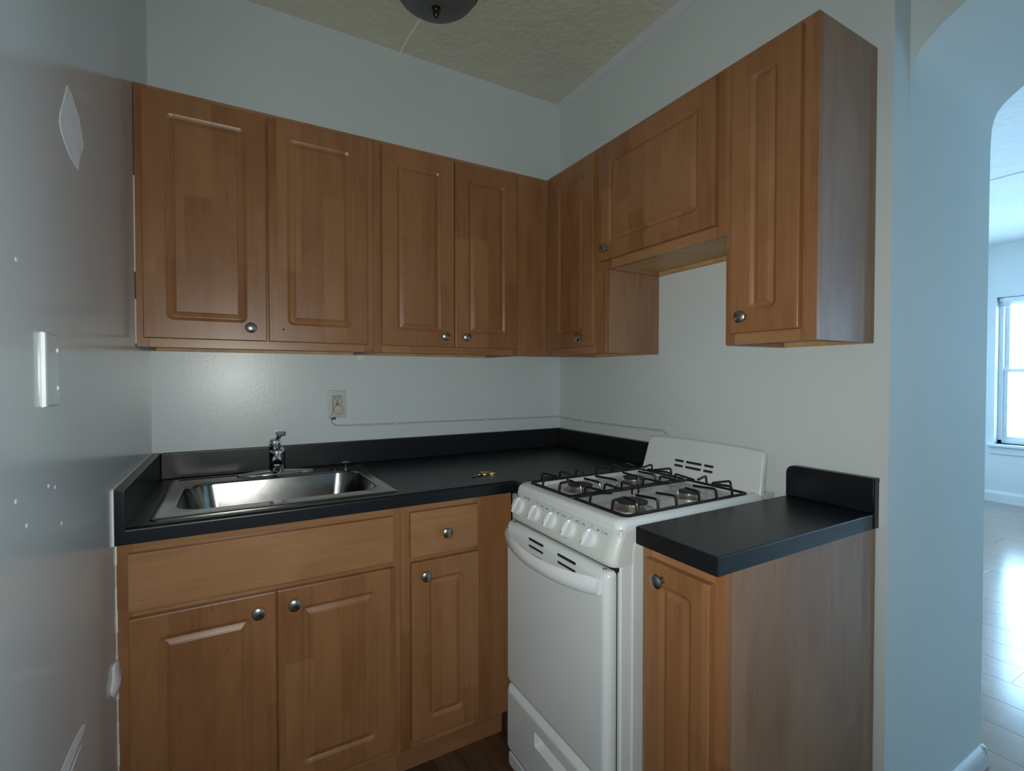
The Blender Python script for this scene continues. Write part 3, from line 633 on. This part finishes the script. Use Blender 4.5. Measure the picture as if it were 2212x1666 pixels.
# raised side panel with rounded upper front corner
pts = [(-0.05, 0.04), (-0.05, 0.885)] + [(-0.585 - 0.042*math.sin(a), 0.843 + 0.042*math.cos(a)) for a in (0, .3, .6, .9, 1.2, 1.57)] + [(-0.627, 0.04)]
B().prism(pts, YR+0.004, YR-0.001, bev=0.002, axis='y', seg=2).build('side_panel', 'enamel_tex', R)
for y in (YL-0.05, YR+0.05):
    for x in (-0.62, -0.10): B().lathe([(0.018, 0), (0.018, 0.008), (0.008, 0.012), (0.008, 0.035)], (x, y, 0.0), n=12).build('leg', 'dark', R)
# cooktop: rolled rim around a recessed basin
cx0, cx1 = -0.668, -0.095
def ck(i, z, r): return [V(x, y, z) for x, y in rrect(cx0+i, cx1-i, YR+0.001+i, YL-0.001-i, r, 6)]
def ck2(i, z, r, f=0.0): return [V(x, y, z) for x, y in rrect(cx0+i+f, cx1-i, YR+0.001+i, YL-0.001-i, r, 6)]
B().loops([ck(0.004, 0.900, 0.02), ck(0.0, 0.902, 0.022), ck(0.0, 0.909, 0.024), ck(0.003, 0.918, 0.026), ck(0.010, 0.9245, 0.026), ck2(0.016, 0.9255, 0.024, 0.012), ck2(0.021, 0.924, 0.022, 0.018), ck2(0.028, 0.913, 0.02, 0.018), ck2(0.036, 0.909, 0.02, 0.018)]).build('cooktop', 'enamel', R, angle=50)
# burners
caps = [(-0.512, -0.847, 0.039), (-0.285, -0.850, 0.037), (-0.514, -1.084, 0.043), (-0.283, -1.082, 0.031)]
for x, y, r in caps:
    o = B().lathe([(r*1.35, 0), (r*1.35, 0.002), (r*1.12, 0.004), (r*0.98, 0.006), (r*0.84, 0.010), (r*0.80, 0.014), (r*0.90, 0.0155), (r*0.90, 0.017), (0, 0.017)], (x, y, 0.9092), n=32).build('burner', 'alu', R)
    sl = B()
    for k in range(24):
        a = 2*math.pi*k/24; q = V(x + r*0.905*math.cos(a), y + r*0.905*math.sin(a), 0.9240); sl.box(q - V(0.0007, 0.0007, 0.0018), q + V(0.0007, 0.0007, 0.0018))
    so = sl.build('flame_ports', 'dark', o, smooth=False); so['kind'] = 'stuff'
    B().lathe([(r*0.90, 0), (r*1.0, 0.001), (r*1.0, 0.0035), (r*0.93, 0.005), (0, 0.0055)], (x, y, 0.9258), n=32).build('burner_cap', 'cap', o)
    B().tube([(x-0.01, y+r*1.1, 0.910), (x-0.01, y+r*1.08, 0.926)], 0.0022, 6).build('igniter', 'clip', o)
# grates
ZR, ZF_ = 0.926, 0.954
gx0, gx1 = -0.626, -0.150
def rod(pts, r=0.0037):
    """rounded polyline"""
    out = [Vector(pts[0])]
    for a, b_, c in zip(pts, pts[1:], pts[2:]):
        a, b_, c = Vector(a), Vector(b_), Vector(c); k = min(0.008, (b_-a).length*0.45, (c-b_).length*0.45)
        p, q = b_ + (a-b_).normalized()*k, b_ + (c-b_).normalized()*k
        out += [p, (p+q)/2*0.5 + b_*0.5, q]
    out.append(Vector(pts[-1])); return out
def grate(y0, y1, cy):
    """y0 outer rail, y1 inner rail"""
    s_ = 1 if y1 > y0 else -1
    t = B().tube(rod([(gx0+0.02, y0, ZR), (gx0, y0, ZR), (gx0, y1, ZR), (gx1, y1, ZR), (gx1, y0, ZR), (gx0+0.02, y0, ZR)]), 0.0040, 8)
    o = t.build('grate', 'iron', R)
    def finger(pts): B().tube(rod(pts), 0.0036, 7).build('finger', 'iron', o)
    for bx in (-0.513, -0.284):
        for dx, ln in ((-0.072, 0.060), (0.0, 0.082), (0.068, 0.060)):
            finger([(bx+dx, y0, ZR), (bx+dx, y0+s_*0.004, ZF_), (bx+dx*0.8, y0+s_*ln, ZF_ - (0.006 if dx == 0 else 0.002))])
            ln2 = abs(y1-y0) - ln - 0.055
            finger([(bx+dx, y1, ZR), (bx+dx, y1-s_*0.004, ZF_), (bx+dx*0.8, y1-s_*max(0.05, min(0.09, ln2)), ZF_ - 0.002)])
    for yy in (cy-0.045, cy+0.045):
        finger([(gx0, yy, ZR), (gx0+0.004, yy, ZF_), (gx0+0.062, cy + (yy-cy)*0.6, ZF_-0.003)])
        finger([(gx1, yy, ZR), (gx1-0.004, yy, ZF_), (gx1-0.062, cy + (yy-cy)*0.6, ZF_-0.003)])
    return o
grate(-0.733, -0.948, -0.847)
gr = grate(-1.180, -0.963, -1.083)
B().tube([(-0.39+0.014*math.cos(a), -0.966, ZR-0.010+0.014*math.sin(a)) for a in [2*math.pi*i/16 for i in range(16)]], 0.003, 6, cyclic=True).build('centre_loop', 'iron', gr)
# control panel
def cp(y, k, zk=0.0):
    prof = [(-0.60, 0.8985), (-0.657, 0.8985), (-0.664, 0.896), (-0.673, 0.882), (-0.682, 0.862), (-0.6895, 0.841), (-0.693, 0.827), (-0.692, 0.819), (-0.687, 0.8135), (-0.66, 0.812), (-0.60, 0.812)]
    return [V(-0.60 + (x+0.60)*k, y, 0.848 + (z-0.848)*(1-zk)) for x, z in prof]
ys = [(YL-0.001, 0.74, 0.06), (YL-0.004, 0.84, 0.02), (YL-0.010, 0.92, 0.005), (YL-0.020, 0.975, 0), (YL-0.034, 1.0, 0)]
ys += [(YR - (y-YL), k, zk) for y, k, zk in reversed(ys)]
CP = B().loops([cp(y, k, zk) for y, k, zk in ys]).build('control_panel', 'panel_white', R, angle=40)
nrm = V(-0.041, 0, 0.0165).normalized()   # outward normal of the sloping face
upv = V(0.0165, 0, 0.041).normalized(); rtv = V(0, -1, 0)
def cpt(y, s_): return V(-0.682, y, 0.862) + upv*s_ + nrm*0.0006
def dial(y, r, s_=0.0):
    p = cpt(y, s_)
    o = B().lathe([(r*0.96, -0.002), (r, 0.001), (r*0.98, 0.007), (r*0.90, 0.0115), (r*0.6, 0.013), (0, 0.0132)], p, nrm, 32).build('dial', 'plastic', CP)
    # grip ridge
    lp = []
    for a, hw in ((-0.94, 0.10), (-0.8, 0.22), (-0.3, 0.34), (0.3, 0.34), (0.8, 0.22), (0.98, 0.08)):
        c = p + (upv*0.96 + rtv*0.28)*(a*r)
        side = rtv*0.96 - upv*0.28
        hh = 0.0178 if abs(a) < 0.9 else 0.012
        lp.append([c - side*hw*r + nrm*0.006, c - side*hw*r*0.75 + nrm*hh, c + side*hw*r*0.1 + nrm*hh, c + side*hw*r + nrm*0.006])
    B().loops(lp).build('grip', 'plastic', o, angle=60)
    return o
KY = [-0.752, -0.847, -0.933, -1.021, -1.109]
for i, y in enumerate(KY): dial(y, 0.0285 if i == 0 else 0.0265, -0.002)
def mark(s_, y, sd, size=0.0062): text(s_, size, cpt(y, sd) , rtv, upv, 'ink', CP)
mark('Oven Temp', -0.781, 0.0300, 0.0072)
mark('Broil', -0.738, -0.027, 0.0062)
for i, y in enumerate(KY[1:]):
    mark('Off', y-0.021, 0.0245, 0.0075); mark(['Rear', 'Front', 'Rear', 'Front'][i], y-0.052, 0.0245, 0.0065)
    mark('Lo', y+0.003, 0.0285, 0.006)
    ic = B()
    for dx, ds in ((-0.003, 0.003), (0.003, 0.003), (-0.003, -0.003), (0.003, -0.003)):
        q = cpt(y-0.036, 0.0245+ds) + rtv*dx; rr = 0.0013 if (dx > 0) != (i % 2 == 0) else 0.0006
        ic.lathe([(rr, 0), (rr, 0.0003)], q, nrm, 8)
    ic.build('burner_symbol', 'ink', CP)
# oven door
xd = -0.708
dl = lambda i, h, r: [V(-0.674 - h, y, z) for y, z in rrect(YR+0.003+i, YL-0.003-i, 0.283+i, 0.806-i, r, 5)]
D = B().loops([dl(0.003, 0.0, 0.010), dl(0.0, 0.003, 0.012), dl(0.0, 0.016, 0.012), dl(0.003, 0.025, 0.013), dl(0.010, 0.0315, 0.014), dl(0.020, 0.034, 0.014)]).build('oven_door', 'enamel', R, angle=50)
slots = []
for y0, y1 in ((-0.850, -0.931), (-1.000, -1.084)):
    for z in (0.789, 0.769):
        slots.append(B().prism(rrect(y1, y0, z-0.0038, z+0.0038, 0.0035, 3), -0.75, -0.700, axis='x'))
        B().prism(rrect(y1+0.0004, y0-0.0004, z-0.0034, z+0.0034, 0.0032, 3), -0.7068, -0.7045, axis='x').build('vent_slot_shade', 'dark', D)  # black plate gives the slot its inner shade by colour
cut(D, slots)
lp = []
for k in range(25):
    s_ = -1 + 2*k/24; y = YM + 0.0 + 0.228*s_; bow = 0.042*(1 - abs(s_)**2.2); x = xd - 0.006 - bow
    e = 1.0 if abs(s_) < 0.97 else 0.88
    zc = 0.768 - 0.008*(1-s_*s_); hz = 0.0195*e + 0.003*abs(s_)*e; tx = 0.010
    n = V(-1, 0, 0)
    lp.append([V(x+tx, y, zc+hz*0.8), V(x, y, zc+hz), V(x-tx*0.7, y, zc+hz*0.6), V(x-tx*0.9, y, zc), V(x-tx*0.7, y, zc-hz*0.6), V(x, y, zc-hz), V(x+tx, y, zc-hz*0.8)])
B().loops(lp).build('handle', 'plastic', D, angle=50)
for y in (YL-0.035, YR+0.030): B().lathe([(0.0055, 0), (0.005, 0.001), (0.002, 0.0015), (0.0018, 0.0005), (0, 0.0005)], (-0.690, y, 0.8058), (0, 0, 1), 12).build('screw', 'nickel', D)
B().box((-0.674, YL-0.010, 0.800), (-0.662, YR+0.008, 0.815), 0.001, 1).build('vent_gap_shade', 'dark', R)  # dark strip: shade between panel and door as colour
B().box((-0.675, YL-0.014, 0.030), (-0.663, YR+0.014, 0.80), 0.001, 1).build('front_recess_shade', 'dark', R)  # dark filler colours in the shade behind door and drawer
# storage drawer and kick panel
dl = lambda i, h, r: [V(-0.674 - h, y, z) for y, z in rrect(YR+0.003+i, YL-0.003-i, 0.058+i, 0.274-i, r, 5)]
DR = B().loops([dl(0.003, 0.0, 0.010), dl(0.0, 0.003, 0.012), dl(0.0, 0.016, 0.012), dl(0.003, 0.024, 0.013), dl(0.012, 0.033, 0.014), dl(0.020, 0.034, 0.014)]).build('storage_drawer', 'enamel', R, angle=50)
cut(DR, [B().loops([[V(x, y, z) for y, z in rrect(-1.048+i, -0.885-i, 0.181+i, 0.226-i*0.3, 0.004, 3)] for x, i in ((-0.73, -0.0), (-0.707, 0.0), (-0.688, 0.014))])])
B().loops([[V(-0.670-h, y, z) for y, z in rrect(YR+0.006+i, YL-0.008-i, 0.006+i, 0.049-i, 0.006, 4)] for h, i in ((0, 0.002), (0.004, 0), (0.026, 0), (0.030, 0.005))]).build('kick_panel', 'enamel', R)
# backguard: leaning panel with a gently arched top
bgp = []
def bg_outline(i, lean):
    pts = []
    y0, y1 = YL-0.008, YR+0.006
    def face(y, z): return V(-0.118 + 0.036*(z-0.912)/0.14 + lean, y, z)
    zt = lambda y: 1.046 - i + 0.006*(1-((y-YM)/0.25)**2)
    ins = 0.010
    pts.append(face(y0-i, 0.918+i*0.3)); pts.append(face(y0-i-0.004, 0.96)); pts.append(face(y0-i-ins, zt(y0)-0.016))
    for a in (0.5, 1.0): pts.append(face(y0-i-ins-0.016*(1-math.cos(a*1.57)), zt(y0)-0.016+0.016*math.sin(a*1.57)))
    for k in range(1, 12): y = y0-ins-0.016 + (y1-y0+2*ins+0.032)*k/12; pts.append(face(y, zt(y)))
    for a in (1.0, 0.5): pts.append(face(y1+i+ins+0.016*(1-math.cos(a*1.57)), zt(y1)-0.016+0.016*math.sin(a*1.57)))
    pts.append(face(y1+i+ins, zt(y1)-0.016)); pts.append(face(y1+i+0.004, 0.96)); pts.append(face(y1+i, 0.918+i*0.3))
    return pts
BG = B().loops([bg_outline(0.0, 0.018), bg_outline(0.0, 0.006), bg_outline(0.002, 0.002), bg_outline(0.006, 0.0)]).build('backguard', 'enamel', R, angle=40)
slots = []
for z in (0.9745, 0.9575):
    for y0, y1 in ((-0.862, -0.903), (-0.911, -0.979), (-0.987, -1.026)):
        slots.append(B().prism(rrect(y1, y0, z-0.0042, z+0.0042, 0.004, 3), -0.15, -0.094, axis='x'))
        B().prism(rrect(y1+0.0004, y0-0.0004, z-0.0038, z+0.0038, 0.0037, 3), (-0.1000 if z > 0.966 else -0.1045), (-0.0985 if z > 0.966 else -0.1030), axis='x').build('vent_slot_shade', 'olive', BG)  # olive plate carries the slot's shade as colour
cut(BG, slots)
B().box((-0.110, YL-0.010, 0.9005), (-0.045, YR+0.008, 0.921), 0.001, 1).build('rear_ledge', 'enamel', R)

# ------------------------------------------------------------------ ceiling light, cable, wall blobs
lc = V(-0.845, -0.455, 2.668)
t = thing('ceiling_light', 'unlit domed ceiling light with dark bronze rim and finial', 'ceiling light', lc)
B().lathe([(0.155, 0.0), (0.160, -0.006), (0.160, -0.026), (0.152, -0.040), (0.146, -0.042), (0.146, -0.02), (0.0, -0.02)], lc, n=48).build('rim', 'bronze', t)
B().lathe([(0.148, -0.036), (0.143, -0.052), (0.130, -0.070), (0.108, -0.087), (0.080, -0.099), (0.045, -0.107), (0.015, -0.110), (0.0, -0.110)], lc, n=48).build('shade', 'opal', t)
B().lathe([(0.0, -0.108), (0.013, -0.1085), (0.0165, -0.112), (0.0165, -0.117), (0.012, -0.121), (0.0105, -0.125), (0.0125, -0.130), (0.010, -0.137), (0.004, -0.144), (0.0, -0.147)], lc, n=24).build('finial', 'bronze', t)
o = B().tube([(-0.825, -0.30, HC-0.006), (-0.829, -0.22, HC-0.006), (-0.836, -0.10, HC-0.006), (-0.838, -0.025, HC-0.007), (-0.838, -0.010, HC-0.012), (-0.838, -0.006, HC-0.034)], [0.007, 0.007, 0.0068, 0.008, 0.009, 0.007], 8).build('ceiling_cable', 'ceil_cable')
tag(o, 'painted-over cable running along the ceiling from the light to the back wall', 'cable')
def blob(name, c, size, mat, seed, axis=(1, 1, 1)):
    rnd = random.Random(seed); t = bmesh.new(); bmesh.ops.create_icosphere(t, subdivisions=3, radius=1.0)
    ph = [rnd.uniform(0, 6) for _ in range(6)]
    for v in t.verts:
        k = 1 + 0.18*math.sin(3*v.co.x+ph[0]) + 0.15*math.sin(4*v.co.y+ph[1]) + 0.15*math.sin(5*v.co.z+ph[2])
        v.co = Vector((v.co.x*size[0]*k + c[0], v.co.y*size[1]*k + c[1], v.co.z*size[2]*k + c[2]))
    b_ = B(); b_._merge(t); return b_.build(name, mat)
o = blob('plaster_lump', (LX+0.002, -0.628, 0.560), (0.010, 0.050, 0.034), 'spackle', 3); tag(o, 'white lump of plaster on the left wall beside the sink base cabinet', 'plaster')
o = blob('caulk_blob', (-1.005, -0.006, 1.352), (0.020, 0.006, 0.012), 'caulk', 5); tag(o, 'small white caulk blob on the wall under the wall cabinets', 'caulk')

for o in COL.objects:
    if o.type == 'MESH' and len(o.data.polygons) and any(p.use_smooth for p in o.data.polygons):
        m_ = o.modifiers.new('weighted', 'WEIGHTED_NORMAL'); m_.keep_sharp = True; m_.weight = 80
